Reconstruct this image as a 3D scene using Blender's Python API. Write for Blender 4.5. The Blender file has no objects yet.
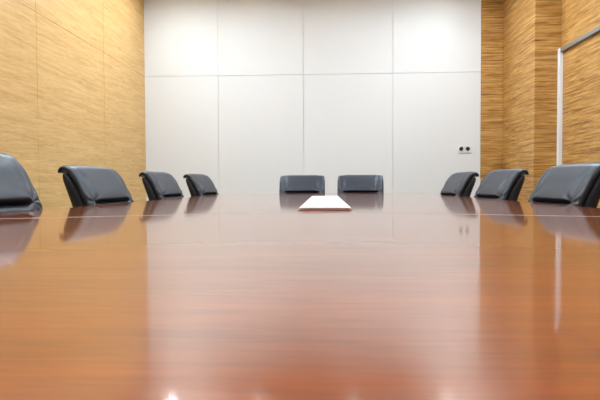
import bpy, bmesh, math, random
from mathutils import Vector, Matrix
random.seed(4)
scene = bpy.context.scene
COL = scene.collection
R = math.radians

# ------------------------------------------------------------------ materials
def new_mat(name):
    m = bpy.data.materials.new(name); m.use_nodes = True
    nt = m.node_tree
    return m, nt, nt.nodes['Principled BSDF']

def plain(name, col, rough=0.5, metal=0.0, spec=0.5, bump=0.0, bscale=200.0, var=0.0):
    m, nt, b = new_mat(name)
    b.inputs['Base Color'].default_value = (*col, 1)
    b.inputs['Roughness'].default_value = rough
    b.inputs['Metallic'].default_value = metal
    b.inputs['Specular IOR Level'].default_value = spec
    tc = nt.nodes.new('ShaderNodeTexCoord')
    n = nt.nodes.new('ShaderNodeTexNoise'); n.inputs['Scale'].default_value = bscale
    n.inputs['Detail'].default_value = 3
    nt.links.new(tc.outputs['Object'], n.inputs['Vector'])
    if var:
        mx = nt.nodes.new('ShaderNodeMix'); mx.data_type = 'RGBA'
        mx.inputs[6].default_value = (*[c * (1 - var) for c in col], 1)
        mx.inputs[7].default_value = (*[min(1, c * (1 + var)) for c in col], 1)
        nt.links.new(n.outputs['Fac'], mx.inputs[0]); nt.links.new(mx.outputs[2], b.inputs['Base Color'])
    if bump:
        bp = nt.nodes.new('ShaderNodeBump'); bp.inputs['Strength'].default_value = bump
        bp.inputs['Distance'].default_value = 0.002
        nt.links.new(n.outputs['Fac'], bp.inputs['Height']); nt.links.new(bp.outputs['Normal'], b.inputs['Normal'])
    return m

def veneer(name, dark, mid, light, sc, scz, rough=0.45, contrast=0.18, fine=0.35):
    """horizontal streaky veneer: streaks run level round the room"""
    m, nt, b = new_mat(name)
    tc = nt.nodes.new('ShaderNodeTexCoord')
    mp = nt.nodes.new('ShaderNodeMapping'); mp.inputs['Scale'].default_value = (sc, sc, scz)
    nt.links.new(tc.outputs['Object'], mp.inputs['Vector'])
    n = nt.nodes.new('ShaderNodeTexNoise'); n.inputs['Scale'].default_value = 1
    n.inputs['Detail'].default_value = 5; n.inputs['Roughness'].default_value = 0.62
    n.inputs['Distortion'].default_value = 0.6
    nt.links.new(mp.outputs[0], n.inputs['Vector'])
    mp2 = nt.nodes.new('ShaderNodeMapping'); mp2.inputs['Scale'].default_value = (sc * 4, sc * 4, scz * 4.3)
    nt.links.new(tc.outputs['Object'], mp2.inputs['Vector'])
    n2 = nt.nodes.new('ShaderNodeTexNoise'); n2.inputs['Scale'].default_value = 1
    n2.inputs['Detail'].default_value = 3
    nt.links.new(mp2.outputs[0], n2.inputs['Vector'])
    mix = nt.nodes.new('ShaderNodeMix'); mix.data_type = 'FLOAT'
    mix.inputs[0].default_value = fine
    nt.links.new(n.outputs['Fac'], mix.inputs[2]); nt.links.new(n2.outputs['Fac'], mix.inputs[3])
    cr = nt.nodes.new('ShaderNodeValToRGB')
    e = cr.color_ramp.elements
    e[0].position = 0.5 - contrast; e[0].color = (*dark, 1)
    e[1].position = 0.5 + contrast; e[1].color = (*light, 1)
    k = e.new(0.5); k.color = (*mid, 1)
    nt.links.new(mix.outputs[0], cr.inputs[0]); nt.links.new(cr.outputs[0], b.inputs['Base Color'])
    b.inputs['Roughness'].default_value = rough
    b.inputs['Specular IOR Level'].default_value = 0.35
    return m

def table_wood():
    m, nt, b = new_mat('polished_mahogany')
    tc = nt.nodes.new('ShaderNodeTexCoord')
    def noise(scale, detail=4, rough=.55, dist=.4):
        mp = nt.nodes.new('ShaderNodeMapping'); mp.inputs['Scale'].default_value = scale
        nt.links.new(tc.outputs['Object'], mp.inputs['Vector'])
        n = nt.nodes.new('ShaderNodeTexNoise'); n.inputs['Scale'].default_value = 1
        n.inputs['Detail'].default_value = detail; n.inputs['Roughness'].default_value = rough
        n.inputs['Distortion'].default_value = dist
        nt.links.new(mp.outputs[0], n.inputs['Vector']); return n
    a = noise((2.2, 14, 14)); c = noise((11, 120, 60), 3)
    mix = nt.nodes.new('ShaderNodeMix'); mix.data_type = 'FLOAT'; mix.inputs[0].default_value = 0.5
    nt.links.new(a.outputs['Fac'], mix.inputs[2]); nt.links.new(c.outputs['Fac'], mix.inputs[3])
    cr = nt.nodes.new('ShaderNodeValToRGB'); e = cr.color_ramp.elements
    e[0].position = 0.3; e[0].color = (*TABLE_DARK, 1)
    e[1].position = 0.7; e[1].color = (*TABLE_LIGHT, 1)
    nt.links.new(mix.outputs[0], cr.inputs[0]); nt.links.new(cr.outputs[0], b.inputs['Base Color'])
    b.inputs['Roughness'].default_value = 0.285
    b.inputs['IOR'].default_value = 1.5
    b.inputs['Specular IOR Level'].default_value = 0.26
    b.inputs['Coat Weight'].default_value = 1.0
    b.inputs['Specular Tint'].default_value = (1.0, 0.72, 0.52, 1)
    b.inputs['Coat Tint'].default_value = (1.0, 0.93, 0.84, 1)   # amber varnish
    b.inputs['Coat Roughness'].default_value = TABLE_ROUGH
    b.inputs['Coat IOR'].default_value = 1.33
    return m

def emitter(name, col, strength):
    m, nt, b = new_mat(name)
    b.inputs['Base Color'].default_value = (0.8, 0.8, 0.8, 1)
    b.inputs['Emission Color'].default_value = (*col, 1)
    b.inputs['Emission Strength'].default_value = strength
    return m

TABLE_DARK = (0.16, 0.028, 0.005); TABLE_LIGHT = (0.37, 0.078, 0.014); TABLE_ROUGH = 0.064
PANEL_E, DOWN_E, SPOT_OUT, SPOT_IN = 8.5, 72.0, 2.0, 0.5

M = {}
M['white_panel'] = plain('white_wall_fabric', (0.76, 0.745, 0.715), 0.75, spec=0.2, bump=0.15, bscale=260, var=0.02)
M['seam'] = plain('grey_panel_joint', (0.70, 0.69, 0.67), 0.8)
M['wood_seam'] = plain('brown_panel_joint', (0.22, 0.13, 0.06), 0.8)
M['veneer'] = veneer('oak_veneer', (0.52, 0.285, 0.095), (0.68, 0.415, 0.150), (0.78, 0.52, 0.225), 2.4, 34)
M['veneer_bold'] = veneer('striped_oak_veneer', (0.16, 0.062, 0.011), (0.48, 0.238, 0.058), (0.71, 0.43, 0.155), 2.0, 56, contrast=0.15, fine=0.3)
M['table'] = table_wood()
M['inlay'] = plain('pale_inlay', (0.66, 0.56, 0.52), 0.25)
M['leather'] = plain('slate_leather', (0.012, 0.018, 0.031), 0.42, spec=0.65, bump=0.25, bscale=160, var=0.15)
M['leather_black'] = plain('black_leather', (0.008, 0.008, 0.010), 0.5, spec=0.35, bump=0.2, bscale=160)
M['black_plastic'] = plain('black_plastic', (0.012, 0.012, 0.013), 0.4)
M['chrome'] = plain('brushed_metal', (0.55, 0.55, 0.56), 0.28, metal=1.0)
M['jamb'] = plain('silver_door_frame', (0.86, 0.87, 0.88), 0.35)
M['rail'] = plain('grey_door_rail', (0.30, 0.29, 0.27), 0.4, metal=0.5)
M['ceiling'] = plain('ceiling_paint', (0.82, 0.81, 0.78), 0.9, bump=0.1, bscale=120)
M['carpet'] = plain('grey_carpet', (0.20, 0.19, 0.18), 0.95, bump=0.8, bscale=400, var=0.3)
M['white_plastic'] = plain('white_plastic', (0.82, 0.82, 0.82), 0.35)
M['strip_white'] = plain('white_lacquer', (0.74, 0.74, 0.76), 0.35)
M['strip_lip'] = plain('reddish_lip', (0.55, 0.20, 0.15), 0.3)
M['panel_glow'] = emitter('lit_diffuser', (0.76, 0.90, 1.03), PANEL_E)
M['down_glow'] = emitter('lit_downlight', (0.80, 0.92, 1.0), DOWN_E)
M['down_dim'] = emitter('dimmed_downlight', (0.80, 0.92, 1.0), DOWN_E * .4)

# ------------------------------------------------------------------ mesh helpers
def link(name, bm, mat, parent=None, smooth=False, loc=None):
    bmesh.ops.recalc_face_normals(bm, faces=bm.faces)
    me = bpy.data.meshes.new(name); bm.to_mesh(me); bm.free()
    o = bpy.data.objects.new(name, me); COL.objects.link(o)
    if mat: me.materials.append(mat)
    if smooth:
        for p in me.polygons: p.use_smooth = True
    if parent: o.parent = parent
    if loc: o.location = loc
    return o

def box(bm, x0, x1, y0, y1, z0, z1, bev=0.0, seg=2):
    t = bmesh.new()
    bmesh.ops.create_cube(t, size=1)
    bmesh.ops.scale(t, vec=(x1 - x0, y1 - y0, z1 - z0), verts=t.verts)
    bmesh.ops.translate(t, vec=((x0 + x1) / 2, (y0 + y1) / 2, (z0 + z1) / 2), verts=t.verts)
    if bev: bmesh.ops.bevel(t, geom=t.edges[:], offset=bev, segments=seg, profile=0.5, affect='EDGES')
    me = bpy.data.meshes.new('t'); t.to_mesh(me); t.free(); bm.from_mesh(me); bpy.data.meshes.remove(me)
    return bm

def boxed(*a, **k): return box(bmesh.new(), *a, **k)

def lathe(prof, seg=32, axis='Z', centre=(0, 0, 0), cap=True):
    """surface of revolution from (radius, height) pairs"""
    bm = bmesh.new(); rings = []
    for r, z in prof:
        rings.append([bm.verts.new((max(r, 1e-4) * math.cos(2 * math.pi * i / seg), max(r, 1e-4) * math.sin(2 * math.pi * i / seg), z)) for i in range(seg)])
    for a, b in zip(rings, rings[1:]):
        for i in range(seg): bm.faces.new((a[i], a[(i + 1) % seg], b[(i + 1) % seg], b[i]))
    if cap: bm.faces.new(rings[0]); bm.faces.new(rings[-1])
    if axis == 'Y': bmesh.ops.rotate(bm, matrix=Matrix.Rotation(R(90), 3, 'X'), verts=bm.verts)
    if axis == 'X': bmesh.ops.rotate(bm, matrix=Matrix.Rotation(R(90), 3, 'Y'), verts=bm.verts)
    bmesh.ops.translate(bm, vec=centre, verts=bm.verts)
    return bm

def prism(outline, z0, z1, bev=0.0, seg=3):
    bm = bmesh.new()
    f = bm.faces.new([bm.verts.new((x, y, z0)) for x, y in outline])
    g = bmesh.ops.extrude_face_region(bm, geom=[f])
    bmesh.ops.translate(bm, vec=(0, 0, z1 - z0), verts=[v for v in g['geom'] if isinstance(v, bmesh.types.BMVert)])
    if bev:
        es = [e for e in bm.edges if abs(e.verts[0].co.z - e.verts[1].co.z) < 1e-6]
        bmesh.ops.bevel(bm, geom=es, offset=bev, segments=seg, profile=0.5, affect='EDGES')
    return bm

def smoothpath(pts, n):
    """Catmull-Rom resample of (y, z, thickness, halfwidth) rows"""
    out = []; P = [pts[0]] + list(pts) + [pts[-1]]
    for k in range(len(pts) - 1):
        p0, p1, p2, p3 = P[k:k + 4]
        for j in range(n):
            t = j / n
            out.append(tuple(0.5 * (2 * b + (c - a) * t + (2 * a - 5 * b + 4 * c - d) * t * t + (3 * b - a - 3 * c + d) * t ** 3)
                             for a, b, c, d in zip(p0, p1, p2, p3)))
    out.append(tuple(pts[-1])); return out

def cushion(rows, nx=29, n=5, edge=5.0, bow=0.0, wrinkle=None, capround=True):
    """upholstered slab swept along a path in the y-z plane; rows = (y, z, thickness, halfwidth)"""
    P = smoothpath(rows, n); L = len(P); bm = bmesh.new()
    front, back = [], []
    acc = [0.0]
    for i in range(1, L): acc.append(acc[-1] + math.hypot(P[i][0] - P[i - 1][0], P[i][1] - P[i - 1][1]))
    for i, (y, z, t, hw) in enumerate(P):
        a = P[max(0, i - 1)]; b = P[min(L - 1, i + 1)]
        dy, dz = b[0] - a[0], b[1] - a[1]; l = math.hypot(dy, dz) or 1
        ny, nz = -dz / l, dy / l                                   # front side
        e = min(acc[i], acc[-1] - acc[i]) if capround else 1
        endf = math.sqrt(max(0.0, 1 - (1 - min(1, e / (t * 0.5))) ** 2)) if capround else 1
        rf, rb = [], []
        for j in range(nx):
            u = -1 + 2 * j / (nx - 1)
            u = math.copysign(1 - (1 - abs(u)) ** 1.6, u)
            s = max(0.02, (1 - abs(u) ** edge)) ** 0.5 * max(0.05, endf)
            w = wrinkle(u, acc[i] / acc[-1], z) if wrinkle else 0.0
            off = bow * u * u
            h = t / 2 * s
            rf.append(bm.verts.new((u * hw, y + ny * (h + w * s) - off, z + nz * (h + w * s))))
            rb.append(bm.verts.new((u * hw, y - ny * h - off, z - nz * h)))
        front.append(rf); back.append(rb)
    for i in range(L - 1):
        for j in range(nx - 1):
            bm.faces.new((front[i][j], front[i][j + 1], front[i + 1][j + 1], front[i + 1][j]))
            bm.faces.new((back[i][j], back[i + 1][j], back[i + 1][j + 1], back[i][j + 1]))
        for j in (0, nx - 1):
            bm.faces.new((front[i][j], front[i + 1][j], back[i + 1][j], back[i][j]))
    for i in (0, L - 1):
        for j in range(nx - 1):
            bm.faces.new((front[i][j], front[i][j + 1], back[i][j + 1], back[i][j]))
    return bm

# ------------------------------------------------------------------ tagging
def thing(name, label, cat, loc=(0, 0, 0), rotz=0.0, group=None):
    o = bpy.data.objects.new(name, None); COL.objects.link(o)
    o.empty_display_size = 0.1
    o.location = loc; o.rotation_euler = (0, 0, rotz)
    o['label'] = label; o['category'] = cat
    if group: o['group'] = group
    return o

def struct(name, bm, mat, parent=None):
    o = link(name, bm, mat, parent)
    if parent is None: o['kind'] = 'structure'
    return o

def copy_tree(o, parent=None):
    c = o.copy(); COL.objects.link(c)
    if parent: c.parent = parent
    for ch in list(o.children): copy_tree(ch, c)
    return c

# ------------------------------------------------------------------ room
XL, XR, XP = -2.73, 2.935, 2.60        # left wall, right wall, pilaster face
YB, YF, YP = 7.80, -2.60, 6.62        # far wall, wall behind the camera, pilaster front
ZC = 3.70
SEAM = 2.465                           # level joint between the two rows of panels
WS = 2.285                             # where the white panels stop on the far wall

struct('floor', boxed(XL - .1, XR + .1, YF - .1, YB + .1, -.1, 0), M['carpet'])
struct('ceiling', boxed(XL - .1, XR + .1, YF - .1, YB + .1, ZC, ZC + .1), M['ceiling'])
wb = struct('wall_back', boxed(XL - .1, XR + .1, YB, YB + .1, 0, ZC), M['seam'])
wl = struct('wall_left', boxed(XL - .1, XL, YF - .1, YB, 0, ZC), M['wood_seam'])
wr = struct('wall_right', boxed(XR, XR + .1, YF - .1, YB, 0, ZC), M['wood_seam'])
struct('wall_front', boxed(XL, XR, YF - .1, YF, 0, ZC), M['white_panel'])

g = 0.002
def zrows(): return ((0.0, SEAM - g), (SEAM + g, ZC))
xs = [XL, -1.595, -0.315, 1.005, WS]
for a, b in zip(xs, xs[1:]):
    for z0, z1 in zrows():
        struct('panel', boxed(a + (0.0 if a == XL else g), b - (0 if b == WS else g), YB - .018, YB - .001, z0, z1, bev=.001, seg=1), M['white_panel'], wb)
for z0, z1 in zrows():
    struct('veneer_panel', boxed(WS + .004, XP, YB - .024, YB - .001, z0, z1 if z1 == ZC else z1 + .004, bev=.002, seg=1), M['veneer_bold'], wb)

ys = [YF, -1.18, 0.32, 1.82, 3.32, 4.82, 6.32, YB - .018]
for a, b in zip(ys, ys[1:]):
    for z0, z1 in zrows():
        struct('veneer_panel', boxed(XL + .001, XL + .018, a + (.0 if a == YF else .0025), b - .0025, z0, z1, bev=.001, seg=1), M['veneer'], wl)

# right side: boxed-out pilaster, then wall with a flush veneered door
pil = struct('trim_1', boxed(XP, XR, YP, YB - .001, 0, ZC, bev=.002, seg=1), M['veneer_bold'])
DH = 2.435; D1, D0 = YP - .06, YP - 2.1
for z0, z1, a, b in ((DH + .05, ZC, D0 - .06, YP), (0, SEAM - g, YF, D0 - .06), (SEAM + g, ZC, YF, D0 - .06)):
    struct('veneer_panel', boxed(XR - .018, XR - .001, a, b - .002, z0, z1, bev=.001, seg=1), M['veneer_bold'], wr)
door = struct('door_1', boxed(XR - .020, XR - .001, D0, D1, .004, DH, bev=.001, seg=1), M['veneer_bold'])
link('door_jamb', boxed(XR - .060, XR - .001, D1, D1 + .058, 0, DH + .05, bev=.003), M['jamb'], door)
link('door_jamb', boxed(XR - .060, XR - .001, D0 - .058, D0, 0, DH + .05, bev=.003), M['jamb'], door)
link('door_head_rail', boxed(XR - .055, XR - .001, D0, D1, DH, DH + .05, bev=.003), M['rail'], door)
hb = boxed(XR - .085, XR - .068, D0 + .10, D0 + .12, .85, 1.25, bev=.006)
for z in (.90, 1.20): box(hb, XR - .075, XR - .02, D0 + .103, D0 + .117, z - .008, z + .008)
link('door_handle', hb, M['chrome'], door)

# ------------------------------------------------------------------ wall outlet
so = thing('wall_socket', 'white wall plate with two round black sockets on the far white wall', 'socket', (2.05, YB - .018, 1.335))
link('cover_plate', boxed(-.10, .10, -.010, 0, -.055, .055, bev=.004), plain('off_white_plastic', (.75, .745, .73), .5), so)
for x in (-.047, .047):
    link('socket_hole', lathe([(.0, 0), (.026, 0), (.030, .004), (.030, .008), (.0, .008)], 24, 'Y', (x, -.0095, .012)), M['black_plastic'], so, True)
link('label_strip', boxed(-.07, .07, -.0115, -.0095, -.045, -.030), plain('pale_grey_plastic', (.55, .56, .56), .5), so)

# ------------------------------------------------------------------ table
TZ = 0.74; TW = 1.03; TY0, TY1 = -0.55, 5.38
def rounded_rect(x0, x1, y0, y1, r, n=8):
    pts = []
    for cx, cy, a0 in ((x1 - r, y1 - r, 0), (x0 + r, y1 - r, 90), (x0 + r, y0 + r, 180), (x1 - r, y0 + r, 270)):
        for k in range(n + 1):
            a = R(a0 + 90 * k / n); pts.append((cx + r * math.cos(a), cy + r * math.sin(a)))
    return pts
tb = thing('conference_table', 'long glossy reddish brown wooden conference table filling the foreground', 'table', (0, 2.4, 0))
def rel(o): o.location = (0, -2.4, 0); return o
top = rel(link('tabletop', prism([(x * (1 - .009 * (y - 1.5)) + (-.01 if x < 0 else -.03), y) for x, y in rounded_rect(-TW, TW, TY0, TY1, .12)], TZ - .045, TZ, bev=.006), M['table'], tb))
def inlay_y(x): return 1.685 - (math.sqrt(.0025 + (.40 * x) ** 2) - .05)
bm = bmesh.new(); n = 48; lo = []; hi = []
for k in range(n + 1):
    x = -TW + .008 + (2 * TW - .048) * k / n
    y = inlay_y(x)
    lo.append([bm.verts.new((x, y - .007, z)) for z in (TZ - .004, TZ + .0004)])
    hi.append([bm.verts.new((x, y + .007, z)) for z in (TZ - .004, TZ + .0004)])
for k in range(n):
    bm.faces.new((lo[k][1], lo[k + 1][1], hi[k + 1][1], hi[k][1])); bm.faces.new((lo[k][0], hi[k][0], hi[k + 1][0], lo[k + 1][0]))
    bm.faces.new((lo[k][0], lo[k + 1][0], lo[k + 1][1], lo[k][1])); bm.faces.new((hi[k][0], hi[k][1], hi[k + 1][1], hi[k + 1][0]))
for k in (0, n): bm.faces.new((lo[k][0], lo[k][1], hi[k][1], hi[k][0]))
inl = link('inlay_line', bm, M['inlay'], top); inl['label'] = 'pale inlay line across the tabletop'
rel(link('apron', prism(rounded_rect(-TW + .42, TW - .42, TY0 + .35, TY1 - .45, .08), TZ - .12, TZ - .045), M['table'], tb))
for cy in (0.55, 4.1):
    p = boxed(-.32, .32, cy - .22, cy + .22, .06, TZ - .12, bev=.02)
    rel(link('pedestal', p, M['table'], tb))
    rel(link('plinth', boxed(-.36, .36, cy - .26, cy + .26, 0, .06, bev=.01), M['black_plastic'], tb))

# white strip along the middle
ws = thing('cable_tray', 'long narrow white strip lying along the middle of the glossy table', 'cable tray', (0.0, 1.79, TZ))
SW, SL = .180, 1.85
link('base_lip', boxed(-SW / 2 - .004, SW / 2 + .004, 0, SL, .0003, .0020, bev=.0005), M['strip_lip'], ws)['label'] = 'reddish lip along the bottom'
link('tray_body', boxed(-SW / 2 + .004, SW / 2 - .004, .004, SL - .004, .0020, .0075), M['white_plastic'], ws)
link('lid', boxed(-SW / 2, SW / 2, 0, SL, .0075, .0100, bev=.001), M['strip_white'], ws)['label'] = 'bright white lid'

# ------------------------------------------------------------------ office chair (faces -Y, origin on the floor under the seat back)
HW = 0.255
CZ = 0.727                                  # height of the crease under the upper pad
def sstep(a, b, x):
    t = max(0.0, min(1.0, (x - a) / (b - a))); return t * t * (3 - 2 * t)
def upholstery(u, v, z):
    """bulge of the upper pad over the crease, the crease itself and the gathers at its ends"""
    inside = 1 - sstep(.62, .80, abs(u))
    w = 0.016 * inside * sstep(CZ - .002, CZ + .006, z) * (1 - .75 * sstep(CZ + .03, CZ + .15, z))
    w -= 0.022 * inside * math.exp(-((z - CZ + .003) / .0065) ** 2)
    if z < CZ - .004: w += 0.006 * inside * math.exp(-((z - CZ + .03) / .02) ** 2)
    for s in (-1, 1):
        du, dz = .78 - u * s, (z - CZ) / HW
        rr = math.hypot(du, dz)
        w += 0.0030 * math.exp(-(rr / .34) ** 2) * math.sin(math.atan2(dz, du) * 8) * min(1, rr / .10)
    return w

def make_chair(label):
    t = thing('office_chair', label, 'chair')
    # upper back pad with rolled-over top; y grows backwards
    dark = M['leather_black']
    bc = link('back_cushion', cushion([
        (-.072, .470, .030, HW * .92), (-.074, .56, .036, HW * .985), (-.060, .65, .036, HW), (-.043, .708, .036, HW), (-.037, .722, .036, HW), (-.030, .740, .036, HW), (-.020, .762, .036, HW),
        (-.002, .796, .036, HW), (.020, .837, .036, HW), (.044, .868, .036, HW * .99),
        (.066, .890, .034, HW * .98), (.090, .898, .030, HW * .97), (.108, .891, .026, HW * .96), (.117, .875, .018, HW * .955)],
        nx=57, n=8, edge=20, bow=.004, wrinkle=upholstery), M['leather'], t, True)
    bc.data.materials.append(dark)                     # the pad's narrow side edges are covered in black
    for p in bc.data.polygons:
        if all(abs(bc.data.vertices[i].co.x) > HW * .955 for i in p.vertices) and abs(p.normal.x) > .45: p.material_index = 1
    link('back_shell', cushion([
        (-.022, .440, .036, HW * .92), (-.016, .56, .066, HW * .985), (.000, .66, .072, HW * .995), (.026, .74, .070, HW * .995), (.052, .80, .062, HW * .995), (.077, .845, .048, HW * .98), (.092, .872, .030, HW * .96)],
        nx=31, n=5, edge=24, bow=.008), dark, t, True)
    link('seat', cushion([
        (-.50, .435, .040, HW * .90), (-.46, .455, .080, HW * .97), (-.30, .450, .090, HW), (-.14, .442, .085, HW * .98), (-.03, .440, .060, HW * .92)],
        nx=31, n=5, edge=8), M['leather'], t, True)
    link('seat_pan', boxed(-.20, .20, -.44, -.05, .375, .400, bev=.008), M['black_plastic'], t)
    br = bmesh.new(); box(br, -.035, .035, -.20, .035, .355, .376, bev=.006); box(br, -.035, .035, .020, .040, .36, .60, bev=.006)
    link('back_bracket', br, M['black_plastic'], t)
    link('gas_column', lathe([(.0, .11), (.030, .11), (.030, .24), (.016, .24), (.016, .36), (.0, .36)], 20, centre=(0, -.24, 0)), M['chrome'], t, True)
    link('hub', lathe([(.0, .068), (.045, .068), (.050, .10), (.036, .125), (.0, .125)], 24, centre=(0, -.24, 0)), M['black_plastic'], t, True)
    for k in range(5):
        a = R(90 + 72 * k)
        bm = bmesh.new()
        sec = [(.035, .072, .118, .026), (.16, .070, .108, .022), (.29, .066, .088, .015)]
        rings = []
        for r, z0, z1, hw in sec:
            rings.append([bm.verts.new((r, y, z)) for y, z in ((-hw, z0), (hw, z0), (hw * .75, z1), (-hw * .75, z1))])
        for p, q in zip(rings, rings[1:]):
            for i in range(4): bm.faces.new((p[i], p[(i + 1) % 4], q[(i + 1) % 4], q[i]))
        bm.faces.new(rings[0]); bm.faces.new(rings[-1])
        bmesh.ops.rotate(bm, matrix=Matrix.Rotation(a, 3, 'Z'), verts=bm.verts); bmesh.ops.translate(bm, vec=(0, -.24, 0), verts=bm.verts)
        lg = link('leg', bm, M['chrome'], t)
        cb = bmesh.new()
        for s in (-1, 1):
            w = lathe([(.0, -.010), (.026, -.010), (.030, -.006), (.030, .006), (.026, .010), (.0, .010)], 20, 'Y', (.275, s * .017, .030))
            me = bpy.data.meshes.new('t'); w.to_mesh(me); w.free(); cb.from_mesh(me); bpy.data.meshes.remove(me)
        box(cb, .262, .288, -.005, .005, .03, .067)
        bmesh.ops.rotate(cb, matrix=Matrix.Rotation(a, 3, 'Z'), verts=cb.verts); bmesh.ops.translate(cb, vec=(0, -.24, 0), verts=cb.verts)
        link('caster', cb, M['black_plastic'], lg, True)
    return t

proto = None
def place(x, y, rot, label, group=None, zoff=0):
    global proto
    if proto is None:
        o = proto = make_chair(label)
    else:
        o = copy_tree(proto); o['label'] = label
    o.scale.z = 1.02
    o.location = (x, y, 0); o.rotation_euler = (0, 0, R(rot))
    if group: o['group'] = group
    return o

def side(sgn, xn, yn, th, label, group):
    """chair at a long side of the table, given the near end of its back's front edge and its turn th towards the camera"""
    th = R(th)
    if sgn < 0: ax, ay = math.sin(th), math.cos(th)
    else: ax, ay = -math.sin(th), math.cos(th)
    cx, cy = xn + ax * HW, yn + ay * HW
    rot = 90 - math.degrees(th) if sgn < 0 else -90 + math.degrees(th)
    return place(cx + sgn * .046, cy, rot, label, group)

GL, GR, GE = 'chairs along the left side of the table', 'chairs along the right side of the table', 'chairs at the far end of the table'
side(-1, -1.135, 1.47, 3, 'dark leather chair nearest the camera on the left side, cut off by the picture edge', GL).scale.z = 1.048
side(-1, -1.165, 2.50, 4, 'dark leather chair on the left side with wrinkled backrest in front of the wood wall', GL)
side(-1, -1.21, 3.75, 4, 'dark leather chair on the left side straddling the wood and white wall corner', GL)
side(-1, -1.13, 4.65, 7, 'dark leather chair farthest from the camera on the left side of the table', GL)
side(1, 1.135, 2.38, 3, 'large dark leather chair nearest the camera on the right side of the table', GR).scale.z = 1.012
side(1, 1.135, 3.35, 5, 'dark leather chair midway along the right side, before the wood pilaster', GR).scale.z = 1.012
side(1, 1.05, 4.13, 4, 'dark leather chair farthest from the camera on the right side of the table', GR).scale.z = 1.012
place(-.255, 5.83, 0, 'dark leather chair at the far end of the table, left of the white strip', GE)
place(.395, 5.83, -4, 'dark leather chair at the far end of the table, right of the white strip', GE)

# ------------------------------------------------------------------ ceiling lights
def panel_light(x, y, label):
    t = thing('ceiling_light', label, 'ceiling light', (x, y, ZC), 0, 'recessed ceiling light panels over the table')
    fr = bmesh.new()
    for a in ((-.32, -.29, -.62, .62), (.29, .32, -.62, .62), (-.29, .29, -.62, -.59), (-.29, .29, .59, .62)):
        box(fr, a[0], a[1], a[2], a[3], -.03, 0)
    link('frame', fr, M['white_plastic'], t)
    link('diffuser', boxed(-.29, .29, -.59, .59, -.02, -.005), M['panel_glow'], t)
    return t
for x, side_word in ((-1.55, 'left'), (1.55, 'right')):
    for y, dist in ((0.6, 'over the near end of the table'), (3.2, 'over the middle of the table'), (5.8, 'over the far end of the table')):
        panel_light(x, y, f'bright rectangular ceiling panel light {dist}, {side_word} row')

names = ['beside the left wood wall', 'second from the left wood wall', 'second from the right wood wall', 'beside the right wood pilaster']
for (x, nm, pw) in zip((-2.10, -.92, .39, 1.64), names, (SPOT_OUT, SPOT_IN, SPOT_IN, SPOT_OUT)):
    t = thing('downlight', f'round recessed downlight washing the far white wall, {nm}', 'downlight', (x, 6.93, ZC), 0, 'downlights along the far wall')
    link('trim_ring', lathe([(.070, 0), (.095, 0), (.095, -.006), (.075, -.012), (.070, -.010), (.070, 0)], 32, cap=False), M['white_plastic'], t, True)
    link('lamp', lathe([(.0, -.002), (.069, -.002), (.069, -.006), (.0, -.007)], 28), M['down_glow'] if pw == SPOT_OUT else M['down_dim'], t)
    sd = bpy.data.lights.new('wall_washer', 'SPOT'); sd.energy = pw; sd.spot_size = R(110); sd.spot_blend = 0.9
    sd.shadow_soft_size = 0.06; sd.color = (0.80, 0.92, 1.0)
    so_ = bpy.data.objects.new('lamp_beam', sd); COL.objects.link(so_); so_.parent = t
    so_.location = (0, 0, -.03); so_.rotation_euler = (R(14), 0, 0)

# ------------------------------------------------------------------ world, camera
w = bpy.data.worlds.new('world'); scene.world = w; w.use_nodes = True
w.node_tree.nodes['Background'].inputs[0].default_value = (1, 1, 1, 1)
w.node_tree.nodes['Background'].inputs[1].default_value = 0.0

cam = bpy.data.cameras.new('camera'); co = bpy.data.objects.new('camera', cam); COL.objects.link(co)
cam.sensor_width = 36; cam.lens = 520 / 600 * 36; cam.clip_start = 0.01
yaw, pitch, roll = math.atan(25 / 520), -math.atan(15.5 / 520), R(-0.25)
co.matrix_world = Matrix.Translation((0, 0, .83)) @ Matrix.Rotation(yaw, 4, 'Z') @ Matrix.Rotation(R(90) + pitch, 4, 'X') @ Matrix.Rotation(roll, 4, 'Z')
scene.camera = co

vs = scene.view_settings
vs.view_transform = 'Standard'; vs.look = 'None'; vs.exposure = 1.85; vs.gamma = 1.0; vs.use_curve_mapping = False
